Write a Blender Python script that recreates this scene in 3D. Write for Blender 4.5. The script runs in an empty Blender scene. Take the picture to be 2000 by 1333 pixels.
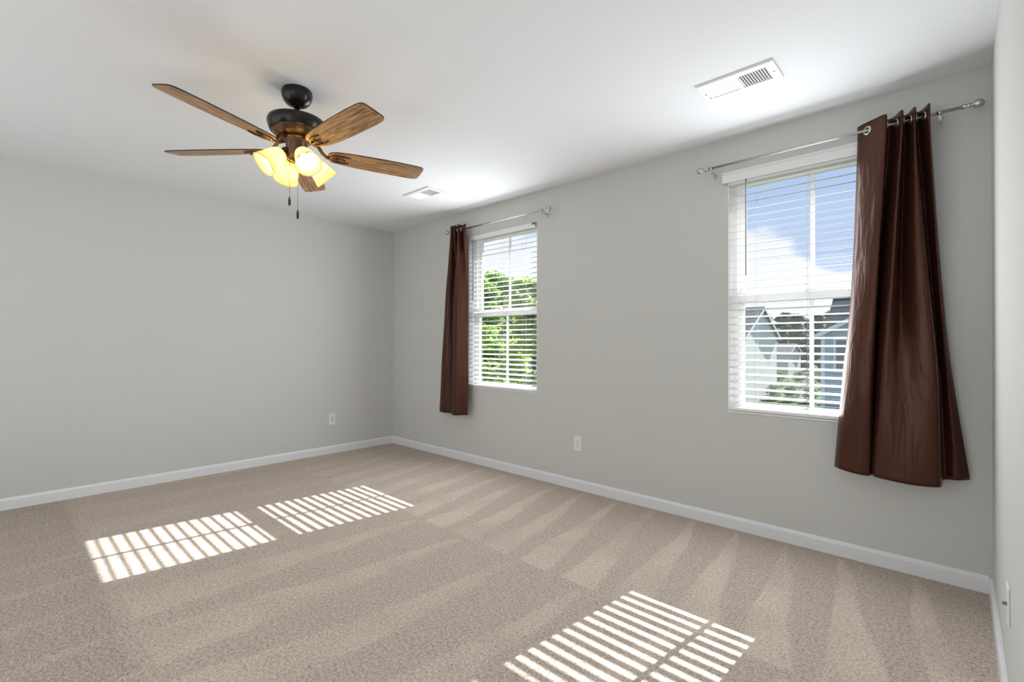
import bpy, bmesh, math, random
from mathutils import Vector, Matrix, noise
random.seed(7)
S = bpy.context.scene
COL = S.collection
PI = math.pi

# ------------------------------------------------------------------ camera
CAM = Vector((4.80138, -3.12678, 1.15022))
YAW, PITCH, ROLL, FPX = 0.750895, 0.0054262, 0.0017755, 936.17
f0 = Vector((-math.sin(YAW), math.cos(YAW), 0)); r0 = Vector((math.cos(YAW), math.sin(YAW), 0)); u0 = Vector((0, 0, 1))
fw = f0 * math.cos(PITCH) + u0 * math.sin(PITCH); up = u0 * math.cos(PITCH) - f0 * math.sin(PITCH)
rt = r0 * math.cos(ROLL) + up * math.sin(ROLL); up2 = up * math.cos(ROLL) - r0 * math.sin(ROLL)
cd = bpy.data.cameras.new('camera'); cam = bpy.data.objects.new('camera', cd); COL.objects.link(cam)
cam.matrix_world = Matrix(((rt.x, up2.x, -fw.x, CAM.x), (rt.y, up2.y, -fw.y, CAM.y), (rt.z, up2.z, -fw.z, CAM.z), (0, 0, 0, 1)))
cd.sensor_width = 36; cd.sensor_fit = 'HORIZONTAL'; cd.lens = FPX / 2000 * 36
cd.clip_start = 0.02; cd.clip_end = 500
S.camera = cam
S.view_settings.view_transform = 'Standard'; S.view_settings.look = 'None'
S.view_settings.gamma = 1; S.view_settings.use_curve_mapping = False
S.view_settings.exposure = 0.35
try:
    S.cycles.max_bounces = 14; S.cycles.diffuse_bounces = 8; S.cycles.transparent_max_bounces = 24
    S.cycles.caustics_refractive = False; S.cycles.caustics_reflective = False
    S.cycles.sample_clamp_indirect = 6
except Exception:
    pass

# ------------------------------------------------------------------ sky, sun, daylight
W = bpy.data.worlds.new('sky'); S.world = W; W.use_nodes = True
nt = W.node_tree; nt.nodes.clear()
def N(t, **k):
    n = nt.nodes.new(t)
    for a, b in k.items():
        setattr(n, a, b)
    return n
def L(a, b): nt.links.new(a, b)
SUN_TO = Vector((-0.104, -1.0, -0.705)).normalized()
def px_dir(x, y): return (rt * ((x - 1000) / FPX) + up2 * ((666.5 - y) / FPX) + fw).normalized()
tc = N('ShaderNodeTexCoord')
sep = N('ShaderNodeSeparateXYZ'); L(tc.outputs['Generated'], sep.inputs[0])
grad = N('ShaderNodeMapRange'); L(sep.outputs['Z'], grad.inputs[0])
grad.inputs[1].default_value = 0.0; grad.inputs[2].default_value = 0.45
blue = N('ShaderNodeMixRGB'); L(grad.outputs[0], blue.inputs[0])
blue.inputs[1].default_value = (0.56, 0.62, 0.80, 1); blue.inputs[2].default_value = (0.31, 0.49, 0.79, 1)
mp = N('ShaderNodeMapping'); L(tc.outputs['Generated'], mp.inputs[0]); mp.inputs['Scale'].default_value = (1, 1, 1.9)
ns = N('ShaderNodeTexNoise'); L(mp.outputs[0], ns.inputs[0]); ns.inputs['Scale'].default_value = 6.0
ns.inputs['Detail'].default_value = 7; ns.inputs['Roughness'].default_value = 0.58
acc = ns.outputs['Fac']
for (dx, dy, rad, amp) in ((1495, 500, .13, .34), (1560, 520, .16, .22), (1480, 590, .2, .22), (1655, 440, .05, .24), (960, 505, .12, .48), (1010, 515, .11, .48),
                           (930, 470, .05, .2), (1560, 350, .16, -.5), (1620, 470, .06, -.25), (1630, 400, .12, -.35), (1030, 455, .05, -.4), (945, 452, .04, -.3)):
    d = px_dir(dx, dy)
    vd = N('ShaderNodeVectorMath', operation='DISTANCE'); L(tc.outputs['Generated'], vd.inputs[0]); vd.inputs[1].default_value = d
    mr = N('ShaderNodeMapRange', interpolation_type='SMOOTHSTEP'); L(vd.outputs['Value'], mr.inputs[0])
    mr.inputs[1].default_value = 0; mr.inputs[2].default_value = rad * 1.5; mr.inputs[3].default_value = amp; mr.inputs[4].default_value = 0
    ad = N('ShaderNodeMath', operation='ADD'); L(acc, ad.inputs[0]); L(mr.outputs[0], ad.inputs[1]); acc = ad.outputs[0]
cl = N('ShaderNodeMapRange', interpolation_type='SMOOTHSTEP'); L(acc, cl.inputs[0]); cl.inputs[1].default_value = 0.54; cl.inputs[2].default_value = 0.74
ns2 = N('ShaderNodeTexNoise'); L(tc.outputs['Generated'], ns2.inputs[0]); ns2.inputs['Scale'].default_value = 9; ns2.inputs['Detail'].default_value = 3
cw = N('ShaderNodeMixRGB'); L(ns2.outputs['Fac'], cw.inputs[0])
cw.inputs[1].default_value = (0.74, 0.76, 0.92, 1); cw.inputs[2].default_value = (0.98, 0.97, 1.0, 1)
sk = N('ShaderNodeMixRGB'); L(cl.outputs[0], sk.inputs[0]); L(blue.outputs[0], sk.inputs[1]); L(cw.outputs[0], sk.inputs[2])
bg = N('ShaderNodeBackground'); L(sk.outputs[0], bg.inputs[0]); bg.inputs[1].default_value = 1.0
ow = N('ShaderNodeOutputWorld'); L(bg.outputs[0], ow.inputs[0])

sd = bpy.data.lights.new('sun', 'SUN'); sun = bpy.data.objects.new('sun', sd); COL.objects.link(sun)
sd.energy = 15.0; sd.angle = math.radians(0.30); sd.color = (1.0, 0.975, 0.95)
sun.rotation_euler = SUN_TO.to_track_quat('-Z', 'Y').to_euler()
def area(name, loc, size, aim, power, color):
    d = bpy.data.lights.new(name, 'AREA'); o = bpy.data.objects.new(name, d); COL.objects.link(o)
    d.shape = 'RECTANGLE'; d.size, d.size_y = size; d.energy = power; d.color = color
    o.location = loc; o.rotation_euler = Vector(aim).to_track_quat('-Z', 'Y').to_euler()
    return o
WIN = ((1.300, 2.176), (3.737, 4.613)); WZ0, WZ1 = 0.722, 2.192
for a, b, pw in ((WIN[0][0] + .10, WIN[0][1] - .03, 17), (WIN[1][0] + .03, WIN[1][1] - .27, 13.5)):      # daylight entering at each window, beside its curtain
    area('window_daylight', ((a + b) / 2, -0.034, (WZ0 + WZ1) / 2 - .01), (b - a, 1.36), (0, -1, 0.0), pw, (0.92, 0.97, 1.0))
area('rear_fill', (2.6, -4.25, 1.35), (4.2, 2.0), (0, 1, 0.06), 27, (0.95, 0.98, 1.0))     # added soft fill lamp behind the camera, brightens the near half of the room

# ------------------------------------------------------------------ materials
MATS = {}
def mat(name, color, rough=.5, metal=0, spec=.5, **k):
    m = bpy.data.materials.new(name); m.use_nodes = True
    p = m.node_tree.nodes['Principled BSDF']
    p.inputs['Base Color'].default_value = (*color, 1); p.inputs['Roughness'].default_value = rough
    p.inputs['Metallic'].default_value = metal; p.inputs['Specular IOR Level'].default_value = spec
    for a, b in k.items():
        p.inputs[a.replace('_', ' ')].default_value = b
    MATS[name] = m
    return m
def nodes(m):
    t = m.node_tree
    def n(tp, **k):
        x = t.nodes.new(tp)
        for a, b in k.items(): setattr(x, a, b)
        return x
    return t, t.nodes['Principled BSDF'], n, t.links.new
def noisy(m, scale, amount, bump=0, bscale=None, coord='Object', stretch=(1, 1, 1), dist=.002, detail=4):
    """colour variation and bump by noise"""
    t, p, n, l = nodes(m)
    base = tuple(p.inputs['Base Color'].default_value)
    c = n('ShaderNodeTexCoord'); mpn = n('ShaderNodeMapping'); l(c.outputs[coord], mpn.inputs[0]); mpn.inputs['Scale'].default_value = stretch
    a = n('ShaderNodeTexNoise'); l(mpn.outputs[0], a.inputs[0]); a.inputs['Scale'].default_value = scale; a.inputs['Detail'].default_value = detail
    mx = n('ShaderNodeMixRGB'); l(a.outputs['Fac'], mx.inputs[0])
    mx.inputs[1].default_value = (*[max(0, v * (1 - amount)) for v in base[:3]], 1); mx.inputs[2].default_value = (*[min(1, v * (1 + amount)) for v in base[:3]], 1)
    l(mx.outputs[0], p.inputs['Base Color'])
    if bump:
        b = n('ShaderNodeTexNoise'); l(mpn.outputs[0], b.inputs[0]); b.inputs['Scale'].default_value = bscale or scale; b.inputs['Detail'].default_value = 3
        bp = n('ShaderNodeBump'); l(b.outputs['Fac'], bp.inputs['Height']); bp.inputs['Strength'].default_value = bump; bp.inputs['Distance'].default_value = dist
        l(bp.outputs[0], p.inputs['Normal'])
    return m
wall_m = noisy(mat('greige wall paint', (0.60, 0.605, 0.585), .75, spec=.25), 3, .012, .12, 260, dist=.0006)
ceil_m = noisy(mat('white ceiling paint', (0.79, 0.80, 0.825), .9, spec=.15), 3, .01, .2, 200, dist=.0008)
trim_m = mat('white semi-gloss trim', (0.78, 0.79, 0.82), .35)
vinyl = mat('white vinyl', (0.92, 0.92, 0.92), .3)
blind_m = mat('white faux wood slat', (0.84, 0.84, 0.84), .4)
cord_m = mat('blind cord', (0.72, 0.72, 0.72), .8)
wand_m = mat('grey tilt wand', (0.16, 0.17, 0.20), .25)
nickel = mat('brushed nickel', (0.55, 0.53, 0.50), .28, 1)
bronze = noisy(mat('oil rubbed bronze', (0.022, 0.019, 0.018), .26, .5, .5), 30, .2)
bronze_l = mat('bronze hub', (0.10, 0.055, 0.03), .35, .6)
black_m = mat('black fob', (0.01, 0.01, 0.01), .4)
chain_m = mat('pull chain', (0.25, 0.23, 0.20), .35, .9)
plate_m = mat('white plastic plate', (0.78, 0.78, 0.76), .35)
slot_m = mat('dark slot', (0.16, 0.16, 0.155), .6)
vent_m = mat('white painted steel', (0.84, 0.84, 0.84), .45)
duct_m = mat('dark duct', (0.10, 0.10, 0.10), .8)

# glass pane: mostly clear, a little mirror
glass_m = bpy.data.materials.new('clear window glass'); glass_m.use_nodes = True
t = glass_m.node_tree; t.nodes.remove(t.nodes['Principled BSDF'])
tr = t.nodes.new('ShaderNodeBsdfTransparent'); tr.inputs[0].default_value = (.95, .97, .97, 1)
gl = t.nodes.new('ShaderNodeBsdfGlossy'); gl.inputs['Roughness'].default_value = .02
ms = t.nodes.new('ShaderNodeMixShader'); ms.inputs[0].default_value = .05
t.links.new(tr.outputs[0], ms.inputs[1]); t.links.new(gl.outputs[0], ms.inputs[2]); t.links.new(ms.outputs[0], t.nodes['Material Output'].inputs[0])

# carpet: cut pile with vacuum strokes running out from the window wall
carpet = mat('beige cut pile carpet', (0.40, 0.32, 0.26), .95, spec=.1)
t, p, n, l = nodes(carpet)
tcn = n('ShaderNodeTexCoord'); sp = n('ShaderNodeSeparateXYZ'); l(tcn.outputs['Object'], sp.inputs[0])
def M(op, a, b=None, c=None, clamp=False):
    x = n('ShaderNodeMath', operation=op, use_clamp=clamp)
    for i, v in enumerate((a, b, c)):
        if v is None: continue
        if isinstance(v, (int, float)): x.inputs[i].default_value = v
        else: l(v, x.inputs[i])
    return x.outputs[0]
def smooth(v, a, b):
    x = n('ShaderNodeMapRange', interpolation_type='SMOOTHSTEP'); l(v, x.inputs[0]); x.inputs[1].default_value = a; x.inputs[2].default_value = b
    return x.outputs[0]
def nz(scale, detail=2, vec=None, w=0):
    x = n('ShaderNodeTexNoise'); x.inputs['Scale'].default_value = scale; x.inputs['Detail'].default_value = detail
    l(vec or tcn.outputs['Object'], x.inputs[0]); return x.outputs['Fac']
X, Y = sp.outputs['X'], sp.outputs['Y']
big = nz(1.3, 2); mid = nz(5, 3); soft = nz(14, 3)
wob = M('MULTIPLY', M('SUBTRACT', mid, .5), .10)
wob2 = M('MULTIPLY', M('SUBTRACT', big, .5), .55)
def strokes(y0, y1, period, slope, phase):
    """wedge-shaped strokes between y0 and y1: narrow at y0, wide at y1"""
    v = M('DIVIDE', M('SUBTRACT', y0, Y), y0 - y1)                 # 0 at y0, 1 at y1
    s = M('FRACT', M('DIVIDE', M('ADD', M('ADD', X, M('MULTIPLY', Y, slope)), M('ADD', M('MULTIPLY', wob, .35), M('ADD', M('MULTIPLY', wob2, .2), phase))), period))
    th = M('ADD', M('MULTIPLY', v, .62), .12)
    e = M('SUBTRACT', th, s)
    w = smooth(e, -.05, .06)
    rise = smooth(s, 0.0, .06)
    inside = M('MULTIPLY', smooth(v, 0.0, .03), M('SUBTRACT', 1.0, smooth(v, .985, 1.0)))
    return M('MULTIPLY', M('MULTIPLY', w, rise), inside)
st1 = strokes(-.03, -1.24, .275, .10, .07)
st2 = strokes(-1.25, -2.75, .43, -.14, .21)
st3 = strokes(-2.76, -4.2, .36, .08, .05)
st = M('ADD', st1, M('ADD', M('MULTIPLY', st2, .75), M('MULTIPLY', st3, .6)))
fade = M('ADD', .45, M('MULTIPLY', smooth(X, .6, 2.4), .55))
st = M('MULTIPLY', st, M('MULTIPLY', fade, M('ADD', .35, M('MULTIPLY', smooth(nz(2.3, 2), .35, .62), .65))))
gr1 = nz(170, 2); gr2 = nz(75, 3)
tone = M('ADD', .90, M('ADD', M('MULTIPLY', st, .20), M('MULTIPLY', M('SUBTRACT', soft, .5), .12)))
speck = M('ADD', M('MULTIPLY', M('SUBTRACT', gr1, .5), 1.3), M('MULTIPLY', M('SUBTRACT', gr2, .5), 1.0))
speck = M('SUBTRACT', speck, M('MULTIPLY', smooth(nz(110, 1), .62, .74), .38))
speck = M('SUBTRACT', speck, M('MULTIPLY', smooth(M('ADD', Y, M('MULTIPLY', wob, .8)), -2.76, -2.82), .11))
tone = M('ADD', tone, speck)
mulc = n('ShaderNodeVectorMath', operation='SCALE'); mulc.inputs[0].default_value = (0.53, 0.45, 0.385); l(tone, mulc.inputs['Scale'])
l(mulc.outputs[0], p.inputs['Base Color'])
bp = n('ShaderNodeBump'); bp.inputs['Strength'].default_value = .55; bp.inputs['Distance'].default_value = .006
l(M('ADD', gr1, M('MULTIPLY', gr2, .8)), bp.inputs['Height']); l(bp.outputs[0], p.inputs['Normal'])

# fan blade wood: grain runs along local x
wood = mat('weathered oak veneer', (0.30, 0.185, 0.10), .42, spec=.35)
t, p, n, l = nodes(wood)
tcn = n('ShaderNodeTexCoord'); mpn = n('ShaderNodeMapping'); l(tcn.outputs['UV'], mpn.inputs[0]); mpn.inputs['Scale'].default_value = (2.2, 26, 1)
a = n('ShaderNodeTexNoise'); l(mpn.outputs[0], a.inputs[0]); a.inputs['Scale'].default_value = 3; a.inputs['Detail'].default_value = 6; a.inputs['Distortion'].default_value = .8
mp2 = n('ShaderNodeMapping'); l(tcn.outputs['UV'], mp2.inputs[0]); mp2.inputs['Scale'].default_value = (6, 10, 1)
b = n('ShaderNodeTexNoise'); l(mp2.outputs[0], b.inputs[0]); b.inputs['Scale'].default_value = 2; b.inputs['Detail'].default_value = 4
cr = n('ShaderNodeValToRGB'); l(a.outputs['Fac'], cr.inputs[0])
cr.color_ramp.elements[0].position = .36; cr.color_ramp.elements[0].color = (.175, .095, .048, 1)
cr.color_ramp.elements[1].position = .62; cr.color_ramp.elements[1].color = (.52, .30, .135, 1)
mx = n('ShaderNodeMixRGB', blend_type='MULTIPLY'); mx.inputs[0].default_value = .5; l(cr.outputs[0], mx.inputs[1]); l(b.outputs['Fac'], mx.inputs[2])
sc2 = n('ShaderNodeVectorMath', operation='SCALE'); l(mx.outputs[0], sc2.inputs[0]); sc2.inputs['Scale'].default_value = 1.35
l(sc2.outputs[0], p.inputs['Base Color'])
edge_m = mat('dark blade edge', (0.03, 0.02, 0.015), .5)

# satin curtain
satin = mat('chocolate satin', (0.042, 0.0130, 0.0085), .30, spec=.5, Specular_Tint=(1, .60, .47, 1))
t, p, n, l = nodes(satin)
p.inputs['Sheen Weight'].default_value = .0; p.inputs['Sheen Roughness'].default_value = .4; p.inputs['Sheen Tint'].default_value = (.8, .5, .42, 1)
tcn = n('ShaderNodeTexCoord'); mpn = n('ShaderNodeMapping'); l(tcn.outputs['UV'], mpn.inputs[0]); mpn.inputs['Scale'].default_value = (14, 4, 1)
a = n('ShaderNodeTexNoise'); l(mpn.outputs[0], a.inputs[0]); a.inputs['Scale'].default_value = 2.2; a.inputs['Detail'].default_value = 3; a.inputs['Distortion'].default_value = 1.2
bp = n('ShaderNodeBump'); bp.inputs['Strength'].default_value = .22; bp.inputs['Distance'].default_value = .02; l(a.outputs['Fac'], bp.inputs['Height']); l(bp.outputs[0], p.inputs['Normal'])

# frosted amber lamp glass and lit bulb
shade_m = bpy.data.materials.new('amber frosted glass'); shade_m.use_nodes = True
t = shade_m.node_tree; t.nodes.remove(t.nodes['Principled BSDF'])
df = t.nodes.new('ShaderNodeBsdfDiffuse'); df.inputs[0].default_value = (.72, .64, .42, 1)
tl = t.nodes.new('ShaderNodeBsdfTranslucent'); tl.inputs[0].default_value = (1.0, .90, .56, 1)
ms = t.nodes.new('ShaderNodeMixShader'); ms.inputs[0].default_value = .7
t.links.new(df.outputs[0], ms.inputs[1]); t.links.new(tl.outputs[0], ms.inputs[2]); t.links.new(ms.outputs[0], t.nodes['Material Output'].inputs[0])
bulb_m = bpy.data.materials.new('lit bulb'); bulb_m.use_nodes = True
t = bulb_m.node_tree; t.nodes.remove(t.nodes['Principled BSDF'])
em = t.nodes.new('ShaderNodeEmission'); em.inputs[0].default_value = (1.0, .84, .56, 1); em.inputs[1].default_value = 27
t.links.new(em.outputs[0], t.nodes['Material Output'].inputs[0])

# ------------------------------------------------------------------ builders
class MB:
    """collects shapes in world coordinates; build() links them as one mesh object"""
    def __init__(s): s.bm = bmesh.new(); s.uv = None
    def quad(s, pts, mi=0):
        f = s.bm.faces.new([s.bm.verts.new(p) for p in pts]); f.material_index = mi; return f
    def box(s, lo, hi, bevel=0, mtx=None, seg=1, mi=0):
        lo, hi = Vector(lo), Vector(hi)
        r = bmesh.ops.create_cube(s.bm, size=1, matrix=Matrix.Translation((lo + hi) / 2) @ Matrix.Diagonal((*(hi - lo), 1)))
        vs = r['verts']; fs = list({f for v in vs for f in v.link_faces})
        for f in fs: f.material_index = mi
        if bevel:
            es = list({e for v in vs for e in v.link_edges})
            rr = bmesh.ops.bevel(s.bm, geom=es, offset=bevel, segments=seg, affect='EDGES', profile=.5)
            vs = list({v for f in rr['faces'] for v in f.verts} | {v for v in vs if v.is_valid})
            allv = set(vs)
            stack = list(vs)
            while stack:
                v = stack.pop()
                for e in v.link_edges:
                    o = e.other_vert(v)
                    if o not in allv: allv.add(o); stack.append(o)
            vs = list(allv)
        if mtx is not None: bmesh.ops.transform(s.bm, matrix=mtx, verts=vs)
        return s
    def tube(s, pts, r, seg=10, cap=True):
        pts = [Vector(p) for p in pts]; rs = r if isinstance(r, (list, tuple)) else [r] * len(pts)
        rings = []; ref = None
        for i, p in enumerate(pts):
            d = (pts[min(i + 1, len(pts) - 1)] - pts[max(i - 1, 0)]).normalized()
            if ref is None: ref = d.orthogonal().normalized()
            ref = (ref - d * ref.dot(d)).normalized(); b = d.cross(ref)
            rings.append([s.bm.verts.new(p + (ref * math.cos(2 * PI * k / seg) + b * math.sin(2 * PI * k / seg)) * rs[i]) for k in range(seg)])
        for a, b in zip(rings, rings[1:]):
            for k in range(seg):
                f = s.bm.faces.new((a[k], a[(k + 1) % seg], b[(k + 1) % seg], b[k])); f.smooth = True
        if cap:
            s.bm.faces.new(list(reversed(rings[0]))); s.bm.faces.new(rings[-1])
        return s
    def lathe(s, prof, mtx=None, seg=40, smooth=True):
        """prof: (radius, height) list about local z"""
        rings = []; vs = []
        for r, h in prof:
            if r < 1e-6: ring = [s.bm.verts.new((0, 0, h))]
            else: ring = [s.bm.verts.new((r * math.cos(2 * PI * k / seg), r * math.sin(2 * PI * k / seg), h)) for k in range(seg)]
            rings.append(ring); vs += ring
        for a, b in zip(rings, rings[1:]):
            for k in range(seg):
                k2 = (k + 1) % seg
                if len(a) == 1 and len(b) == 1: continue
                if len(a) == 1: f = s.bm.faces.new((a[0], b[k2], b[k]))
                elif len(b) == 1: f = s.bm.faces.new((a[k], a[k2], b[0]))
                else: f = s.bm.faces.new((a[k], a[k2], b[k2], b[k]))
                f.smooth = smooth
        if mtx is not None: bmesh.ops.transform(s.bm, matrix=mtx, verts=vs)
        return s
    def ball(s, c, r, seg=20, sq=(1, 1, 1)):
        rr = bmesh.ops.create_uvsphere(s.bm, u_segments=seg, v_segments=max(6, seg // 2), radius=r, matrix=Matrix.Translation(c) @ Matrix.Diagonal((*sq, 1)))
        for v in rr['verts']:
            for f in v.link_faces: f.smooth = True
        return s
    def build(s, name, m, parent=None, origin=None):
        bmesh.ops.recalc_face_normals(s.bm, faces=s.bm.faces)
        me = bpy.data.meshes.new(name)
        if origin is not None: bmesh.ops.translate(s.bm, verts=s.bm.verts, vec=-Vector(origin))
        s.bm.to_mesh(me); s.bm.free()
        for q in (m if isinstance(m, (list, tuple)) else [m]): me.materials.append(q)
        o = bpy.data.objects.new(name, me); COL.objects.link(o)
        if parent is not None: o.parent = parent
        elif origin is not None: o.location = origin
        return o
def wbase(o):
    v = Vector((0, 0, 0))
    while o is not None: v += o.location; o = o.parent
    return v
def part(mb, name, m, parent, label=None):
    """link a child whose shape was collected in world coordinates"""
    o = mb.build(name, m, parent, origin=wbase(parent))
    if label: o['label'] = label
    return o
def tag(o, label, cat, group=None, kind=None):
    o['label'] = label; o['category'] = cat
    if group: o['group'] = group
    if kind: o['kind'] = kind
    return o
def thing(name, loc, label, cat, group=None):
    o = bpy.data.objects.new(name, None); o.empty_display_size = .05; COL.objects.link(o); o.location = loc
    return tag(o, label, cat, group)
def struct(mb, name, m, label=None, cat=None):
    o = mb.build(name, m); o['kind'] = 'structure'
    if label: o['label'] = label; o['category'] = cat
    return o
def dup(root, loc, label):
    r = root.copy(); COL.objects.link(r); r.location = loc; r['label'] = label
    for ch in root.children:
        c = ch.copy(); COL.objects.link(c); c.parent = r
        for g in ch.children:
            d = g.copy(); COL.objects.link(d); d.parent = c
    return r

# ------------------------------------------------------------------ room shell
RX, YF, H, TW = 4.912, -4.35, 2.44, 0.16
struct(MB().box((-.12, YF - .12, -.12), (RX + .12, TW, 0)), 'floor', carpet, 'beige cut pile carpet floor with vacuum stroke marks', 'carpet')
struct(MB().box((-.12, YF - .12, H), (RX + .12, TW, H + .12)), 'ceiling', ceil_m, 'smooth white painted ceiling', 'ceiling')
struct(MB().box((-.12, YF - .12, 0), (0, TW, H)), 'wall_left', wall_m, 'plain greige wall at the far left', 'wall')
struct(MB().box((RX, YF - .12, 0), (RX + .12, TW, H)), 'wall_right', wall_m, 'greige wall at the right edge beside the camera', 'wall')
struct(MB().box((0, YF - .12, 0), (RX, YF, H)), 'wall_front', wall_m, 'greige wall behind the camera', 'wall')
wb = MB()
xs = [0, WIN[0][0], WIN[0][1], WIN[1][0], WIN[1][1], RX]
for i in (0, 2, 4): wb.box((xs[i], 0, 0), (xs[i + 1], TW, H))
for a, b in WIN:
    wb.box((a, 0, 0), (b, TW, WZ0)); wb.box((a, 0, WZ1), (b, TW, H))
struct(wb, 'wall_back', wall_m, 'greige wall with the two windows', 'wall')
struct(MB().box((-.5, TW + .001, 2.36), (RX + .5, .575, 2.50)), 'trim_1', trim_m, 'white soffit of the roof eave outside above the windows', 'eave')
def baseboard(name, a, b, nrm, label):
    a, b, nrm = Vector(a), Vector(b), Vector(nrm)
    prof = [(0, 0), (.013, 0), (.013, .062), (.0115, .068), (.006, .0745), (.004, .080), (0, .080)]
    m = MB(); ring = []
    for e in (a, b): ring.append([m.bm.verts.new(e + nrm * d + Vector((0, 0, z))) for d, z in prof])
    k = len(prof)
    for i in range(k): m.bm.faces.new((ring[0][i], ring[0][(i + 1) % k], ring[1][(i + 1) % k], ring[1][i]))
    m.bm.faces.new(ring[0]); m.bm.faces.new(list(reversed(ring[1])))
    struct(m, name, trim_m, label, 'baseboard')
baseboard('baseboard_left', (0, YF, 0), (0, 0, 0), (1, 0, 0), 'white baseboard along the left wall')
baseboard('baseboard_back', (.013, 0, 0), (RX - .013, 0, 0), (0, -1, 0), 'white baseboard under the two windows')
baseboard('baseboard_right', (RX, YF, 0), (RX, 0, 0), (-1, 0, 0), 'white baseboard along the right wall')
baseboard('baseboard_front', (.013, YF, 0), (RX - .013, YF, 0), (0, 1, 0), 'white baseboard behind the camera')

# ------------------------------------------------------------------ windows
def frame_ring(m, x0, x1, z0, z1, y0, y1, w, wb_=None, wt=None, bevel=.003):
    wb_ = wb_ or w; wt = wt or w
    m.box((x0, y0, z0), (x0 + w, y1, z1), bevel); m.box((x1 - w, y0, z0), (x1, y1, z1), bevel)
    m.box((x0 + w, y0, z0), (x1 - w, y1, z0 + wb_), bevel); m.box((x0 + w, y0, z1 - wt), (x1 - w, y1, z1), bevel)
    return m
def window(k, x0, x1, label):
    root = bpy.data.objects.new('window_%d' % k, None); root.location = ((x0 + x1) / 2, .08, WZ0); COL.objects.link(root)
    root['kind'] = 'structure'; root['label'] = label; root['category'] = 'window'
    m = MB(); e = .0008
    m.box((x0 + e, .002, WZ0 + e), (x0 + .006, TW - .002, WZ1 - e)); m.box((x1 - .006, .002, WZ0 + e), (x1 - e, TW - .002, WZ1 - e))   # jamb liners
    m.box((x0 + .006, .002, WZ1 - .006), (x1 - .006, TW - .002, WZ1 - e))
    frame_ring(m, x0 + .006, x1 - .006, WZ0 + .006, WZ1 - .006, .075, .150, .030, .022, .018)
    part(m, 'window_frame', vinyl, root)
    part(MB().box((x0 + e, -.006, WZ0 + e), (x1 - e, .074, WZ0 + .012), .002), 'window_sill', trim_m, root)
    cx = (x0 + x1) / 2
    for nm, z0, z1, y0, y1, wb_, wt in (('upper_sash', 1.425, 2.170, .113, .143, .050, .025), ('lower_sash', .742, 1.478, .080, .110, .034, .062)):
        sx0, sx1 = x0 + .036, x1 - .036
        m = frame_ring(MB(), sx0, sx1, z0, z1, y0, y1, .036, wb_, wt)
        s = part(m, nm, vinyl, root)
        part(MB().box((cx - .011, y0 + .008, z0 + wb_), (cx + .011, y1 - .008, z1 - wt), .002), 'muntin', vinyl, s)
        ym = (y0 + y1) / 2
        part(MB().box((sx0 + .034, ym - .0015, z0 + wb_ - .002), (sx1 - .034, ym + .0015, z1 - wt + .002)), 'glass', glass_m, s)
        if nm == 'lower_sash':
            part(MB().box((cx - .03, y0 - .004, z1 - .012), (cx + .03, y0 + .014, z1 + .008), .003), 'sash_lock', vinyl, s)
window(1, *WIN[0], 'far white double hung window with trees outside')
window(2, *WIN[1], 'near white double hung window with houses outside')

# ------------------------------------------------------------------ blinds
def blind(x0, x1, tilt, valance, label, wand_x, wand_y):
    zt = WZ1 - .008
    root = thing('window_blind', ((x0 + x1) / 2, .02, zt), label, 'blind', 'white horizontal blinds in the windows')
    a, b = x0 + .009, x1 - .009
    part(MB().box((a, -.008, zt - .040), (b, .046, zt), .002), 'headrail', blind_m, root)
    pitch, wd = .0445, .047
    z = zt - .040 - .026; m = MB(); k = 0
    zs = []
    while z > WZ0 + .055:
        tl = math.radians(tilt(z))
        mtx = Matrix.Translation(((a + b) / 2, .019, z)) @ Matrix.Rotation(tl, 4, 'X')
        m.box((-(b - a) / 2, -wd / 2, -.0014), ((b - a) / 2, wd / 2, .0014), 0, mtx)
        zs.append(z); z -= pitch
    part(m, 'slats', blind_m, root)
    part(MB().box((a, -.008, WZ0 + .014), (b, .046, WZ0 + .034), .006, seg=3), 'bottom_rail', blind_m, root)
    for fx in (.18, .5, .82):
        x = a + (b - a) * fx; m = MB()
        for y in (-.0062, .0440): m.tube(((x, y, WZ0 + .03), (x, y, zt - .02)), .0008, 6)
        for zz in zs: m.tube(((x, -.006, zz - .004), (x, .044, zz - .004)), .0005, 5)
        part(m, 'ladder_cord', cord_m, root)
    if valance:
        m = MB(); v0, v1 = x0 - .024, x1 + .024; zb, zt2 = 2.158, 2.222
        prof = [(-.012, zb), (-.024, zb), (-.024, zt2 - .016), (-.029, zt2 - .010), (-.029, zt2), (-.012, zt2)]
        r = [[m.bm.verts.new((x, y, zz)) for y, zz in prof] for x in (v0, v1)]
        for i in range(6): m.bm.faces.new((r[0][i], r[0][(i + 1) % 6], r[1][(i + 1) % 6], r[1][i]))
        m.bm.faces.new(r[0]); m.bm.faces.new(r[1][::-1])
        for x in (v0, v1 - .008): m.box((x, -.013, zb), (x + .008, -.0005, zt2))
        part(m, 'valance', blind_m, root)
    else:
        m = MB().box((b - .045, -.012, zt - .012), (b - .012, -.008, zt + .002)).box((b - .004, -.014, zt - .034), (b + .004, -.0085, zt + .004))
        part(m, 'valance_clip', slot_m, root, 'grey clip at the right end of the bare headrail')
    m = MB().tube(((wand_x, wand_y, zt - .03), (wand_x, wand_y - .004, zt - .045), (wand_x, wand_y - .004, 1.565)), .0042, 6)
    part(m, 'tilt_wand', wand_m, root, 'slim dark tilt wand')
    return root
blind(*WIN[0], lambda z: 13 + (8 if z > 1.45 else 0), False, 'white slatted blind with bare headrail in the far window with trees', 1.385, -.013)
blind(*WIN[1], lambda z: 10 if z > 1.45 else 11, True, 'white slatted blind with boxed valance in the near window with houses', 3.857, -.034)

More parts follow.
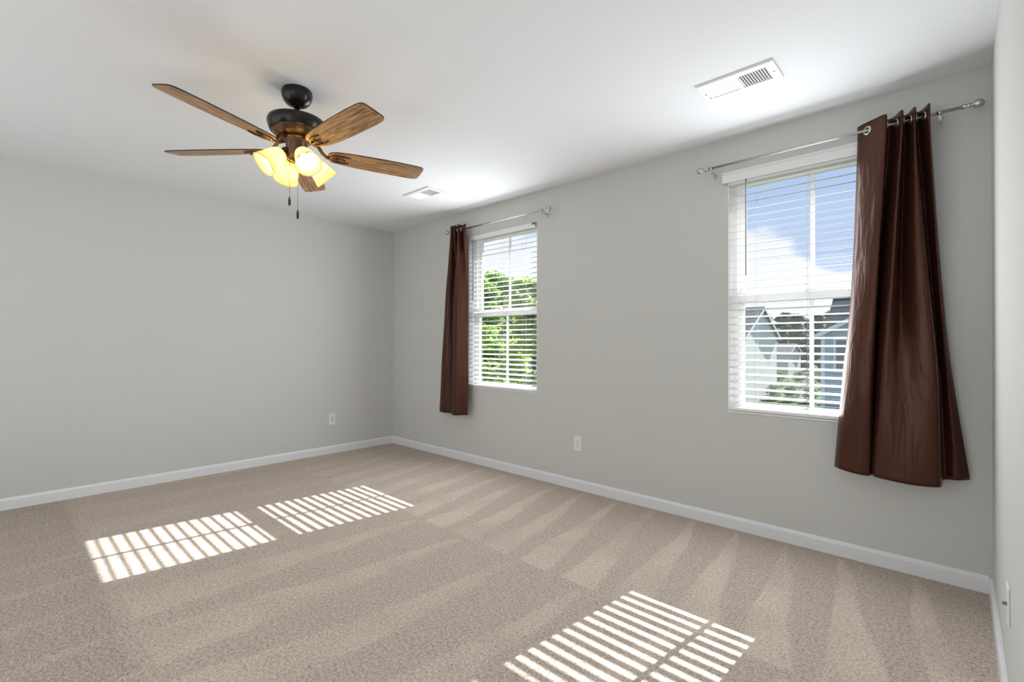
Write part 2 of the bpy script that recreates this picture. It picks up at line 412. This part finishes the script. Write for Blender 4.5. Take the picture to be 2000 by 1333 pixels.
# ------------------------------------------------------------------ curtain rods
RODY, RODZ = -.085, 2.250
def rod(x0, x1, brx, label):
    root = thing('curtain_rod', ((x0 + x1) / 2, 0, RODZ), label, 'curtain rod', 'nickel curtain rods above the windows')
    part(MB().tube(((x0, RODY, RODZ), (x1, RODY, RODZ)), .0072, 14), 'pole', nickel, root)
    for x, s in ((x0, -1), (x1, 1)):
        mt = Matrix.Translation((x, RODY, RODZ)) @ Matrix.Rotation(s * PI / 2, 4, 'Y')
        m = MB().lathe([(0, -.012), (.0105, -.012), (.0105, .004), (.0085, .007), (.0115, .012), (.0115, .016), (.007, .020), (.010, .024), (.0165, .032), (.0195, .043), (.0175, .054), (.010, .062), (0, .064)], mt, 20)
        part(m, 'finial', nickel, root)
    for x in brx:
        m = MB().box((x - .009, -.004, RODZ - .045), (x + .009, 0, RODZ + .012), .002)
        m.tube(((x, -.003, RODZ - .018), (x, RODY * .6, RODZ - .018), (x, RODY, RODZ - .018), (x, RODY, RODZ - .006)), .0045, 8)
        m.lathe([(.0072, -.007), (.0115, -.007), (.0115, .007), (.0072, .007)], Matrix.Translation((x, RODY, RODZ)) @ Matrix.Rotation(PI / 2, 4, 'Y'), 16)
        m.box((x - .004, RODY - .004, RODZ - .034), (x + .004, RODY + .004, RODZ - .008), .001)
        part(m, 'bracket', nickel, root)
    return root
rod(1.125, 2.325, (1.10 + .05, 2.325 - .035), 'nickel curtain rod with ball ends above the far window')
rod(3.640, 4.825, (3.665, 4.735), 'nickel curtain rod with ball ends above the near window')

# ------------------------------------------------------------------ curtains
def cat(pts, t):
    n_ = len(pts) - 1; f = min(max(t, 0), 1) * n_; i = min(int(f), n_ - 1); u = f - i
    p0, p1, p2, p3 = pts[max(i - 1, 0)], pts[i], pts[i + 1], pts[min(i + 2, n_)]
    return tuple(.5 * ((2 * b) + (c - a) * u + (2 * a - 5 * b + 4 * c - d) * u * u + (3 * b - a - 3 * c + d) * u ** 3) for a, b, c, d in zip(p0, p1, p2, p3))
def curtain(root, levels, nu, nv):
    """levels: list of (v, [(x, y, z)...]) top to bottom; same number of points each"""
    m = MB(); uvl = m.bm.loops.layers.uv.new('UVMap'); g = []
    vs = [lv[0] for lv in levels]
    for j in range(nv + 1):
        v = j / nv; row = []
        for i in range(nu + 1):
            u = i / nu
            P = [Vector(cat(lv[1], u)) for lv in levels]
            k = max(0, min(len(vs) - 2, sum(1 for q in vs[1:-1] if v > q)))
            # smooth blend (Catmull) between levels
            t_ = (v - vs[k]) / (vs[k + 1] - vs[k]); a, b = P[k], P[k + 1]
            ta = (P[k + 1] - P[k - 1]) / (vs[k + 1] - vs[k - 1]) * (vs[k + 1] - vs[k]) if k > 0 else b - a
            tb = (P[k + 2] - P[k]) / (vs[k + 2] - vs[k]) * (vs[k + 1] - vs[k]) if k + 2 < len(vs) else b - a
            h = t_; q = a * (2 * h ** 3 - 3 * h * h + 1) + ta * (h ** 3 - 2 * h * h + h) + b * (-2 * h ** 3 + 3 * h * h) + tb * (h ** 3 - h * h)
            wr = noise.noise(Vector((u * 9, v * 5, 3.1))) * .004 * min(1, v * 4) + noise.noise(Vector((u * 22, v * 11, 9.1))) * .0016 * min(1, v * 4)
            q = q + Vector((0, wr, 0))
            row.append(m.bm.verts.new(q))
        g.append(row)
    for j in range(nv):
        for i in range(nu):
            f = m.bm.faces.new((g[j][i], g[j][i + 1], g[j + 1][i + 1], g[j + 1][i])); f.smooth = True
            for lp, (a, b) in zip(f.loops, ((i, j), (i + 1, j), (i + 1, j + 1), (i, j + 1))): lp[uvl].uv = (a / nu, b / nv)
    cen = []; jz = next(j for j in range(nv) if g[j][0].co.z < RODZ)
    for i in range(2, nu - 2):          # a grommet wherever the cloth crosses the pole
        a, b = g[jz][i].co, g[jz][i + 1].co
        if (a.y - RODY) * (b.y - RODY) < 0:
            k_ = (RODY - a.y) / (b.y - a.y); t1 = (g[jz][i + 2].co - g[jz][i - 1].co); t1.z = 0
            cen.append((Vector((a.x + (b.x - a.x) * k_, RODY, RODZ)), t1.normalized()))
    o = part(m, 'panel', satin, root)
    sm = o.modifiers.new('thickness', 'SOLIDIFY'); sm.thickness = .0016; sm.offset = 0
    for c, t1 in cen:
        nrm = t1.cross(Vector((0, 0, 1))).normalized()
        q = nrm.to_track_quat('Z', 'Y').to_matrix().to_4x4()
        ring = MB().lathe([(.0125, -.003), (.0145, -.0045), (.0215, -.0035), (.0225, 0), (.0215, .0035), (.0145, .0045), (.0125, .003), (.0125, -.003)], Matrix.Translation(c) @ q, 28)
        part(ring, 'grommet', nickel, root, 'silver grommet ring')
    return o
zt = 2.292
def lev(v, pts, z, k=1.0):      # k deepens the folds about the pole line
    return (v, [(x, min(-.014, RODY + (y - RODY) * k), z if len(r) == 0 else r[0]) for x, y, *r in pts])
top2 = [(4.412, -.046), (4.432, -.066), (4.476, -.098), (4.532, -.132), (4.5405, -.108), (4.536, -.055), (4.562, -.062), (4.596, -.130), (4.604, -.11), (4.601, -.055), (4.618, -.062), (4.645, -.128),
        (4.652, -.108), (4.650, -.055), (4.668, -.06), (4.700, -.128), (4.703, -.09)]
mid2 = [(4.385, -.060), (4.405, -.086), (4.455, -.118), (4.494, -.130), (4.503, -.110), (4.492, -.050), (4.512, -.072), (4.553, -.132), (4.572, -.118), (4.585, -.070), (4.605, -.080), (4.655, -.130),
        (4.694, -.125), (4.700, -.060), (4.708, -.048), (4.732, -.078), (4.742, -.062)]
low2 = [(4.350, -.058), (4.375, -.092), (4.425, -.120), (4.474, -.126), (4.487, -.098), (4.474, -.050), (4.492, -.082), (4.525, -.132), (4.556, -.134), (4.585, -.122), (4.620, -.122), (4.680, -.138),
        (4.724, -.128), (4.728, -.060), (4.733, -.046), (4.758, -.070), (4.774, -.052)]
bot2 = [(4.308, -.060, .492), (4.335, -.090, .492), (4.400, -.112, .486), (4.462, -.112, .484), (4.472, -.085, .489), (4.462, -.045, .492), (4.468, -.085, .492), (4.490, -.125, .489), (4.535, -.142, .487), (4.590, -.148, .484), (4.650, -.150, .483),
        (4.710, -.142, .486), (4.738, -.120, .488), (4.742, -.060, .500), (4.752, -.048, .505), (4.795, -.060, .512), (4.836, -.040, .518)]
root = thing('curtain', (4.57, RODY, RODZ), 'wide chocolate satin grommet curtain drawn to the right of the near window', 'curtain', 'brown satin curtains')
curtain(root, [lev(0, top2, zt), lev(.06, top2, 2.19), lev(.47, mid2, 1.44, 1.2), lev(.70, low2, 1.03, 1.3), lev(1, bot2, .49, 1.3)], 220, 90)
top1 = [(1.152, -.060), (1.158, -.095), (1.176, -.126), (1.196, -.120), (1.200, -.060), (1.206, -.05), (1.222, -.122), (1.240, -.125), (1.250, -.060), (1.258, -.05), (1.276, -.118), (1.294, -.126),
        (1.306, -.070), (1.318, -.052), (1.338, -.085), (1.352, -.110), (1.362, -.092)]
mid1 = [(1.055, -.040), (1.070, -.075), (1.105, -.112), (1.150, -.118), (1.175, -.085), (1.186, -.050), (1.198, -.052), (1.210, -.075), (1.222, -.105), (1.235, -.120), (1.255, -.130), (1.282, -.132),
        (1.310, -.126), (1.332, -.110), (1.350, -.094), (1.366, -.084), (1.380, -.078)]
low1 = [(.975, -.034), (1.000, -.070), (1.050, -.108), (1.110, -.112), (1.150, -.085), (1.172, -.052), (1.185, -.052), (1.196, -.078), (1.208, -.105), (1.225, -.122), (1.250, -.132), (1.285, -.134),
        (1.315, -.128), (1.336, -.112), (1.354, -.096), (1.370, -.086), (1.384, -.080)]
bot1 = [(.905, -.030, .468), (.930, -.062, .468), (.990, -.098, .468), (1.070, -.104, .466), (1.130, -.085, .466), (1.165, -.052, .466), (1.180, -.052, .466), (1.190, -.08, .466), (1.202, -.110, .466), (1.225, -.128, .466), (1.255, -.136, .466),
        (1.290, -.138, .466), (1.320, -.130, .468), (1.342, -.114, .47), (1.360, -.098, .47), (1.374, -.088, .47), (1.386, -.082, .47)]
root = thing('curtain', (1.25, RODY, RODZ), 'narrow gathered chocolate satin curtain at the left of the far window', 'curtain', 'brown satin curtains')
curtain(root, [lev(0, top1, zt), lev(.06, top1, 2.19), lev(.35, mid1, 1.66, 1.3), lev(.65, low1, 1.09, 1.4), lev(1, bot1, .468, 1.4)], 200, 90)

# ------------------------------------------------------------------ outlets
def plate(name, c, nrm, right, label, cat_, style):
    c, nrm, right = Vector(c), Vector(nrm), Vector(right); upv = Vector((0, 0, 1))
    root = thing(name, c, label, cat_)
    mt = Matrix((( right.x, upv.x, nrm.x, c.x), (right.y, upv.y, nrm.y, c.y), (right.z, upv.z, nrm.z, c.z), (0, 0, 0, 1)))
    def bx(lo, hi, bv=0): return MB().box(lo, hi, bv, mt, 2)
    part(bx((-.0365, -.059, 0), (.0365, .059, .0058), .0022), 'cover_plate', plate_m, root)
    if style == 'duplex':
        for s in (1, -1):
            r = MB().lathe([(0, .0074), (.0155, .0074), (.0172, .0066), (.0175, .005), (0, .005)], mt @ Matrix.Translation((0, s * .0197, 0)), 24)
            rc = part(r, 'receptacle', plate_m, root)
            m = MB()
            for x, hh in ((-.0064, .0042), (.0064, .0036)): m.box((x - .0012, s * .0197 - hh + .003, .0072), (x + .0012, s * .0197 + hh + .003, .0078), 0, mt)
            m.lathe([(0, .0078), (.0024, .0078), (.0024, .0070)], mt @ Matrix.Translation((0, s * .0197 - .0075, 0)), 12)
            part(m, 'slots', slot_m, rc)
        part(MB().lathe([(0, .0076), (.003, .0072), (.0034, .0055)], mt, 12), 'screw', nickel, root)
    elif style == 'decora':
        part(bx((-.0172, -.034, .004), (.0172, .034, .0078), .0015), 'insert', plate_m, root)
        part(bx((.003, -.0300, .0074), (.0085, .0300, .0084), .0004), 'slot', slot_m, root, 'dark upright slot')
    else:
        part(MB().lathe([(0, .016), (.0035, .016), (.0048, .015), (.0048, .010), (.0062, .010), (.0062, .0055)], mt, 12), 'coax_jack', slot_m, root, 'dark metal coax jack')
        for s in (1, -1): part(MB().lathe([(0, .0074), (.003, .0070), (.0034, .0055)], mt @ Matrix.Translation((0, s * .042, 0)), 12), 'screw', plate_m, root)
plate('wall_outlet', (2.598, 0, .362), (0, -1, 0), (1, 0, 0), 'white duplex outlet low on the wall between the two windows', 'outlet', 'duplex')
plate('wall_outlet', (0, -.745, .358), (1, 0, 0), (0, 1, 0), 'white outlet with one upright slot low on the left wall', 'outlet', 'decora')
plate('wall_jack', (RX, -1.005, .352), (-1, 0, 0), (0, -1, 0), 'white wall plate with a protruding jack low on the right wall', 'wall plate', 'coax')

# ------------------------------------------------------------------ ceiling vents
def vent(loc, label):
    root = thing('ceiling_vent', loc, label, 'vent', 'white ceiling vents')
    b = Vector(loc)
    hx, hy = .176, .096
    m = MB()
    def bb(lo, hi, bv=0, mtx=None): m.box(lo, hi, bv, mtx)
    T = Matrix.Translation(b)
    gx, gy = .140, .062
    for lo, hi in (((-hx, -hy, -.011), (hx, -gy, 0)), ((-hx, gy, -.011), (hx, hy, 0)), ((-hx, -gy, -.011), (-gx, gy, 0)), ((gx, -gy, -.011), (hx, gy, 0)), ((-.008, -gy, -.011), (.008, gy, 0))):
        m.box(lo, hi, 0, T)
    part(m, 'face_plate', vent_m, root)
    m = MB()
    for side in (-1, 1):
        for k in range(11):
            x = side * (.008 + (k + .5) * (gx - .008) / 11)
            m.box((-.0078, -gy, -.0006), (.0078, gy, .0006), 0, T @ Matrix.Translation((x, 0, -.0062)) @ Matrix.Rotation(math.radians(38 if side > 0 else -38), 4, 'Y'))
    part(m, 'louvres', vent_m, root)
    part(MB().box((-gx, -gy, -.0012), (gx, gy, -.0002), 0, T), 'duct_opening', duct_m, root)
    for s in (-1, 1): part(MB().lathe([(0, -.0135), (.003, -.013), (.004, -.011)], T @ Matrix.Translation((s * .158, 0, 0)), 10), 'screw', slot_m, root)
    m = MB().box((-.004, -.001, -.022), (.004, .001, -.011), 0, T @ Matrix.Translation((-.150, .048, 0)))
    part(m, 'damper_lever', vent_m, root)
    return root
v1 = vent((4.013, -.655, H), 'white ceiling vent near the right window, larger in view')
dup(v1, (1.447, -.634, H), 'small looking white ceiling vent beyond the fan, near the far window')

# ------------------------------------------------------------------ ceiling fan
FX, FY = 2.330, -2.092
fan = thing('ceiling_fan', (FX, FY, H), 'bronze ceiling fan with five oak blades and four lit amber shades', 'ceiling fan')
FT = Matrix.Translation((FX, FY, 0))
part(MB().lathe([(0, H), (.070, H), (.074, H - .010), (.074, H - .028), (.067, H - .050), (.052, H - .069), (.032, H - .080), (.018, H - .083), (0, H - .083)], FT), 'canopy', bronze, fan)
part(MB().lathe([(0, H - .070), (.0125, H - .070), (.0125, 2.305), (.026, 2.303), (.028, 2.296), (0, 2.296)], FT, 24), 'downrod', bronze, fan)
part(MB().lathe([(0, 2.298), (.060, 2.297), (.118, 2.292), (.134, 2.285), (.139, 2.274), (.139, 2.262), (.135, 2.246), (.128, 2.229), (.123, 2.223), (0, 2.223)], FT, 56), 'motor_housing', bronze, fan)
part(MB().lathe([(0, 2.2235), (.119, 2.2235), (.117, 2.218), (.108, 2.213), (.106, 2.207), (.092, 2.201), (.084, 2.194), (0, 2.194)], FT, 48), 'motor_base', bronze_l, fan, 'warm bronze stepped base ring')
part(MB().lathe([(0, 2.195), (.066, 2.1945), (.074, 2.190), (.074, 2.183), (.058, 2.178), (.052, 2.172), (.052, 2.105), (.046, 2.090), (.030, 2.080), (.012, 2.074), (.010, 2.064), (0, 2.062)], FT, 40), 'light_hub', bronze_l, fan)
BZ, BR, PIT = 2.135, .664, math.radians(-12)
for k in range(5):
    a = -1.1918 + k * 2 * PI / 5
    mt = Matrix.Translation((FX, FY, BZ)) @ Matrix.Rotation(a, 4, 'Z') @ Matrix.Rotation((-.016 if k == 2 else 0), 4, 'Y') @ Matrix.Rotation(PIT, 4, 'X')
    # outline (x along blade)
    half = [(.150, .012), (.153, .028), (.164, .040), (.190, .050), (.24, .057), (.32, .0635), (.42, .067), (.54, .068), (.62, .066), (.648, .063), (.662, .056), (.668, .046)]
    out = [(x, y) for x, y in half] + [(.670, 0)] + [(x, -y) for x, y in reversed(half)]
    m = MB(); uvl = m.bm.loops.layers.uv.new('UVMap'); th = .0030
    lo = [m.bm.verts.new((x, y, -th)) for x, y in out]; hi = [m.bm.verts.new((x, y, th)) for x, y in out]
    c = len(out)
    fs = [m.bm.faces.new(lo[::-1]), m.bm.faces.new(hi)]
    for i in range(c):
        f = m.bm.faces.new((lo[i], lo[(i + 1) % c], hi[(i + 1) % c], hi[i])); f.material_index = 1
    for f in m.bm.faces:
        for lp in f.loops: lp[uvl].uv = (lp.vert.co.x + k * 1.7, lp.vert.co.y + k * .9)
    bmesh.ops.transform(m.bm, matrix=mt, verts=m.bm.verts)
    b = part(m, 'blade', [wood, edge_m], fan)
    # blade iron: arm dropping from the motor to a forked loop under the blade
    m = MB()
    A = Matrix.Rotation(a, 4, 'Z')
    def w(x, y, z): return Matrix.Translation((FX, FY, 0)) @ A @ Vector((x, y, z))
    m.tube([w(.070, 0, 2.186), w(.100, 0, 2.180), w(.126, 0, BZ + .008), w(.148, 0, BZ - .008), w(.170, 0, BZ - .008)], [.011, .010, .009, .009, .008], 10)
    def lp_(x, y): return mt @ Vector((x, y, -.0085))
    loop = [(.160, 0), (.168, .016), (.185, .026), (.225, .030), (.262, .026)]
    m.tube([lp_(x, y) for x, y in loop], [.007, .006, .006, .005, .004], 8)
    m.tube([lp_(x, -y) for x, y in loop], [.007, .006, .006, .005, .004], 8)
    m.tube([lp_(x, 0) for x in (.160, .19, .235)], [.007, .006, .004], 8)
    m.tube([lp_(.205, y) for y in (-.026, 0, .026)], .004, 8)
    for x, y in ((.225, .030), (.225, -.030), (.235, 0)):
        m.lathe([(0, -.0135), (.004, -.013), (.005, -.0085)], mt @ Matrix.Translation((x, y, 0)), 10)
    part(m, 'blade_iron', bronze_l, fan)
for k in range(4):
    a = math.radians(-3) + k * PI / 2
    A = Matrix.Translation((FX, FY, 0)) @ Matrix.Rotation(a, 4, 'Z')
    tiltm = A @ Matrix.Translation((.060, 0, 2.114)) @ Matrix.Rotation(math.radians(180 - 47), 4, 'Y')      # local +z = out and down
    part(MB().tube([A @ Vector((.045, 0, 2.130)), A @ Vector((.060, 0, 2.126)), A @ Vector((.072, 0, 2.104))], .011, 10), 'lamp_arm', bronze_l, fan)
    sk_ = part(MB().lathe([(0, -.002), (.017, -.002), (.021, .010), (.022, .030), (.018, .032), (0, .032)], tiltm, 24), 'lamp_holder', bronze_l, fan)
    prof = [(.020, .014), (.030, .018), (.038, .028), (.043, .045), (.048, .070), (.054, .100), (.0615, .128), (.064, .135)]
    prof = prof + [(r - .0028, h) for r, h in reversed(prof)]
    part(MB().lathe(prof + [prof[0]], tiltm, 40), 'lamp_shade', shade_m, fan, 'amber frosted glass bell shade, lit')
    part(MB().lathe([(0, .030), (.012, .030), (.013, .045), (.022, .062), (.028, .080), (.027, .095), (.018, .108), (0, .113)], tiltm, 24), 'bulb', bulb_m, sk_, 'lit bulb')
toc = (Vector((CAM.x, CAM.y, 0)) - Vector((FX, FY, 0))).normalized()
for (sx, zb) in ((-.036, 1.843), (.006, 1.776)):
    q = Vector((FX, FY, 0)) + toc * .035 + r0 * sx
    m = MB().tube(((q.x, q.y, 2.108), (q.x, q.y, zb + .045)), .0013, 6)
    c = part(m, 'pull_chain', chain_m, fan)
    part(MB().lathe([(0, zb), (.004, zb + .001), (.0062, zb + .010), (.0058, zb + .028), (.003, zb + .044), (0, zb + .046)], Matrix.Translation((q.x, q.y, 0)), 14), 'fob', black_m, c, 'black pull fob')

# ------------------------------------------------------------------ outdoors
GZ = -3.2
lawn = noisy(mat('lawn', (0.055, 0.075, 0.03), .95, spec=.1), .8, .35)
struct(MB().box((-150, .9, GZ - .3), (60, 240, GZ)), 'ground', lawn, 'grass lawn outside below the windows', 'lawn')
def siding(name, c):
    m = mat(name, c, .7, spec=.2); t, p, n, l = nodes(m)
    tcn = n('ShaderNodeTexCoord'); s_ = n('ShaderNodeSeparateXYZ'); l(tcn.outputs['Object'], s_.inputs[0])
    d = n('ShaderNodeMath', operation='DIVIDE'); l(s_.outputs['Z'], d.inputs[0]); d.inputs[1].default_value = .16
    fr = n('ShaderNodeMath', operation='FRACT'); l(d.outputs[0], fr.inputs[0])
    bp = n('ShaderNodeBump'); bp.inputs['Strength'].default_value = .4; bp.inputs['Distance'].default_value = .02; bp.invert = True
    l(fr.outputs[0], bp.inputs['Height']); l(bp.outputs[0], p.inputs['Normal']); return m
side_w = siding('cream lap siding', (.58, .58, .52)); side_b = siding('blue grey lap siding', (.34, .42, .50)); side_g = siding('pale grey lap siding', (.62, .66, .70))
roof_m = noisy(mat('charcoal shingles', (.085, .085, .085), .9, spec=.1), 2.5, .4, .5, 6, dist=.03)
pane_m = mat('dark house pane', (.05, .07, .09), .08)
def gable_house(name, x0, x1, y0, y1, ze, zp, axis, wallm, label, cat_='house', wins=(), corner=False, root=None):
    """axis 'x': ridge along x, gables face +-x; axis 'y': ridge along y"""
    root = root or thing(name, ((x0 + x1) / 2, (y0 + y1) / 2, GZ), label, cat_)
    m = MB(); m.box((x0, y0, GZ), (x1, y1, ze))
    def pr(a, b, c_): return (a, b, c_) if axis == 'x' else (b, a, c_)
    u0_, u1_, v0, v1 = (x0, x1, y0, y1) if axis == 'x' else (y0, y1, x0, x1)
    vm = (v0 + v1) / 2
    for u in (u0_, u1_ - .1):
        A_ = [m.bm.verts.new(pr(u, *q)) for q in ((v0, ze), (v1, ze), (vm, zp))]; B_ = [m.bm.verts.new(pr(u + .1, *q)) for q in ((v0, ze), (v1, ze), (vm, zp))]
        m.bm.faces.new(A_); m.bm.faces.new(B_)
        for i in range(3): m.bm.faces.new((A_[i], A_[(i + 1) % 3], B_[(i + 1) % 3], B_[i]))
    part(m, 'wall', wallm, root)
    oh, th = .25, .14; sl = (zp - ze) / (vm - v0)
    for s, nm in ((-1, 'a'), (1, 'b')):
        ve = vm + s * (vm - v0 + oh); zz = ze - sl * oh
        m = MB(); ring = []
        for u in (u0_ - oh, u1_ + oh):
            ring.append([m.bm.verts.new(pr(u, *q)) for q in ((ve, zz), (vm, zp), (vm, zp + th), (ve, zz + th))])
        for i in range(4): m.bm.faces.new((ring[0][i], ring[0][(i + 1) % 4], ring[1][(i + 1) % 4], ring[1][i]))
        m.bm.faces.new(ring[0]); m.bm.faces.new(ring[1][::-1])
        part(m, 'roof_slope', roof_m, root)
    for u in (u0_ - oh - .02, u1_ + oh - .02):
        for s in (-1, 1):
            m = MB(); ve = vm + s * (vm - v0 + oh); zz = ze - sl * oh
            ring = [[m.bm.verts.new(pr(u + d, *q)) for q in ((ve, zz - .12), (vm, zp - .12), (vm, zp + th * .6), (ve, zz + th * .6))] for d in (0, .05)]
            for i in range(4): m.bm.faces.new((ring[0][i], ring[0][(i + 1) % 4], ring[1][(i + 1) % 4], ring[1][i]))
            m.bm.faces.new(ring[0]); m.bm.faces.new(ring[1][::-1])
            part(m, 'rake_board', trim_m, root)
    if corner:
        for x in (x0 - .03, x1 - .12): part(MB().box((x, y0 - .03, GZ), (x + .15, y0 + .1, ze)), 'corner_board', trim_m, root)
    for (wx0, wx1, wz0, wz1) in wins:
        fr = MB(); frame_ring(fr, wx0, wx1, wz0, wz1, y0 - .05, y0 - .001, .09, bevel=0)
        fr.box(((wx0 + wx1) / 2 - .035, y0 - .05, wz0 + .09), ((wx0 + wx1) / 2 + .035, y0 - .001, wz1 - .09))
        fo = part(fr, 'window', trim_m, root)
        part(MB().box((wx0 + .08, y0 - .02, wz0 + .08), (wx1 - .08, y0 - .001, wz1 - .08)), 'pane', pane_m, fo)
    return root
gable_house('house', -20.0, -6.43, 33.04, 41.54, 1.72, 3.92, 'x', side_w, 'tall cream sided house gable beyond the near window, left of the muntin')
gable_house('house', -22.5, -12.4, 71.0, 78.0, -.2, 1.1, 'x', side_w, 'small far white gabled house between the two nearer houses')
hc = gable_house('house', .30, 5.2, 22.0, 23.6, 1.62, 3.0, 'y', side_b, 'blue grey dark roofed house with a front gable, partly behind the right curtain', wins=((.75, 2.1, -.1, 1.42),), corner=True)
gable_house('house', .34, 11.0, 23.6, 29.0, 1.55, 3.55, 'x', side_b, '', root=hc)
gable_house('house', -29, -15.8, 22, 30, 1.6, 3.4, 'y', side_g, 'pale grey house seen through the trees beyond the far window', wins=((-18.2, -16.9, -.5, 1.0),))

leafs = [noisy(mat('leaf green', (0.36, 0.50, 0.13), .6, spec=.3), 1.2, .45), noisy(mat('leaf yellow green', (0.54, 0.64, 0.18), .6, spec=.3), 1.2, .4), noisy(mat('leaf deep green', (0.15, 0.22, 0.11), .7, spec=.3), 1.0, .45)]
for m in leafs:      # leaves let light through
    t, p, n, l = nodes(m)
    p.inputs['Transmission Weight'].default_value = 0.0
    tl = n('ShaderNodeBsdfTranslucent'); src = p.inputs['Base Color'].links[0].from_socket; l(src, tl.inputs[0])
    mxs = n('ShaderNodeMixShader'); mxs.inputs[0].default_value = .45; l(p.outputs[0], mxs.inputs[1]); l(tl.outputs[0], mxs.inputs[2]); l(mxs.outputs[0], t.nodes['Material Output'].inputs[0])
bark = noisy(mat('bark', (.11, .085, .065), .9), 8, .4)
def foliage_mesh(clumps, count, size, seed):
    rnd = random.Random(seed); m = MB()
    for (c, r) in clumps:
        c = Vector(c)
        for _ in range(count):
            d = Vector((rnd.gauss(0, 1), rnd.gauss(0, 1), rnd.gauss(0, 1))).normalized(); rr = r * (rnd.random() ** .4)
            p_ = c + Vector((d.x, d.y, d.z * .85)) * rr
            s = size * rnd.uniform(.6, 1.3)
            q = Vector((rnd.gauss(0, 1), rnd.gauss(0, 1), rnd.gauss(0, 1) + .6)).normalized().to_track_quat('Z', 'Y').to_matrix()
            m.bm.faces.new([m.bm.verts.new(p_ + q @ Vector(v)) for v in ((-s, 0, 0), (0, -s * .5, s * .15), (s, 0, 0), (0, s * .5, s * .15))])
    return m
def tree(name, x, y, h, rad, lm, label, group, seed, count=330, nclump=16, size=.16, low=.22):
    rnd = random.Random(seed)
    root = thing(name, (x, y, GZ), label, 'tree', group)
    m = MB().tube([(x, y, GZ), (x + .05, y, GZ + h * .3), (x - .05, y + .05, GZ + h * .62), (x, y, GZ + h * .88)], [.16 * h / 7, .13 * h / 7, .08 * h / 7, .02], 9)
    for k in range(6):
        a = k * 1.1 + seed; z = GZ + h * (.34 + .08 * k)
        m.tube([(x, y, z), (x + math.cos(a) * rad * .45, y + math.sin(a) * rad * .45, z + h * .09), (x + math.cos(a) * rad * .8, y + math.sin(a) * rad * .8, z + h * .15)], [.05 * h / 7, .035 * h / 7, .01], 6)
    part(m, 'trunk', bark, root)
    cl_ = []
    for k in range(nclump):
        f = (k + .5) / nclump; z = GZ + h * (low + (.96 - low) * f); rr = rad * math.sin(PI * (.18 + .74 * f)) ** .8
        a = k * 2.4 + rnd.random(); q = rnd.uniform(.25, .75)
        cl_.append(((x + math.cos(a) * rr * q, y + math.sin(a) * rr * q, z), rad * rnd.uniform(.36, .52) * (1 - .35 * f)))
    cl_.append(((x, y, GZ + h * .93), rad * .26))
    part(foliage_mesh(cl_, count, size, seed), 'foliage', lm, root)
    return root
near = 'leafy trees outside the far window'
for i, (x, y, h, r, lm, lb) in enumerate((
        (-8.9, 9.6, 7.1, 1.8, 0, 'sunlit green tree at the left of the far window view'),
        (-5.6, 9.1, 6.6, 1.45, 1, 'yellow green tree at the middle of the far window view'),
        (-12.6, 14.4, 8.1, 2.1, 0, 'taller green tree behind the others outside the far window'),
        (-8.7, 14.4, 7.8, 1.8, 1, 'bright leafy tree at the right of the far window view'),
        (-12.9, 10.2, 6.8, 1.9, 2, 'darker green tree behind the far curtain side of the window view'))):
    tree('tree', x, y, h, r, leafs[lm], lb, near, 11 + i, 420, 18, .13)
far = 'distant treeline beyond the houses'
protos = []
for i in range(21):
    x = -29 + i * 1.6 + random.uniform(-.15, .15); y = 86 + (i % 3) * 8; h = random.uniform(9.2, 10.4)
    o = tree('tree', x, y, h, random.uniform(1.65, 1.85), leafs[2], 'dark green tree in the distant treeline beyond the houses', far, 40 + i, 190, 15, .55, .08)
for row, n_, x0, dx, y, r, lb in (('hedge row on the lawn beside the cream house', 6, -5.75, 1.25, 38.0, .60, 'low green shrub in the nearer hedge row on the lawn'),
                                   ('far hedge in front of the small white house', 6, -8.6, 1.75, 52.0, .85, 'larger shrub in the far hedge before the small white house')):
    for i in range(n_):
        x = x0 + i * dx
        sh = thing('shrub', (x, y, GZ), lb, 'shrub', row)
        part(foliage_mesh([((x, y, GZ + r * 1.05), r), ((x - r * .12, y, GZ + r * 1.4), r * .7)], 260, .11, 90 + i), 'foliage', leafs[2], sh)
        part(MB().tube([(x, y, GZ), (x, y, GZ + r)], .03, 6), 'stem', bark, sh)
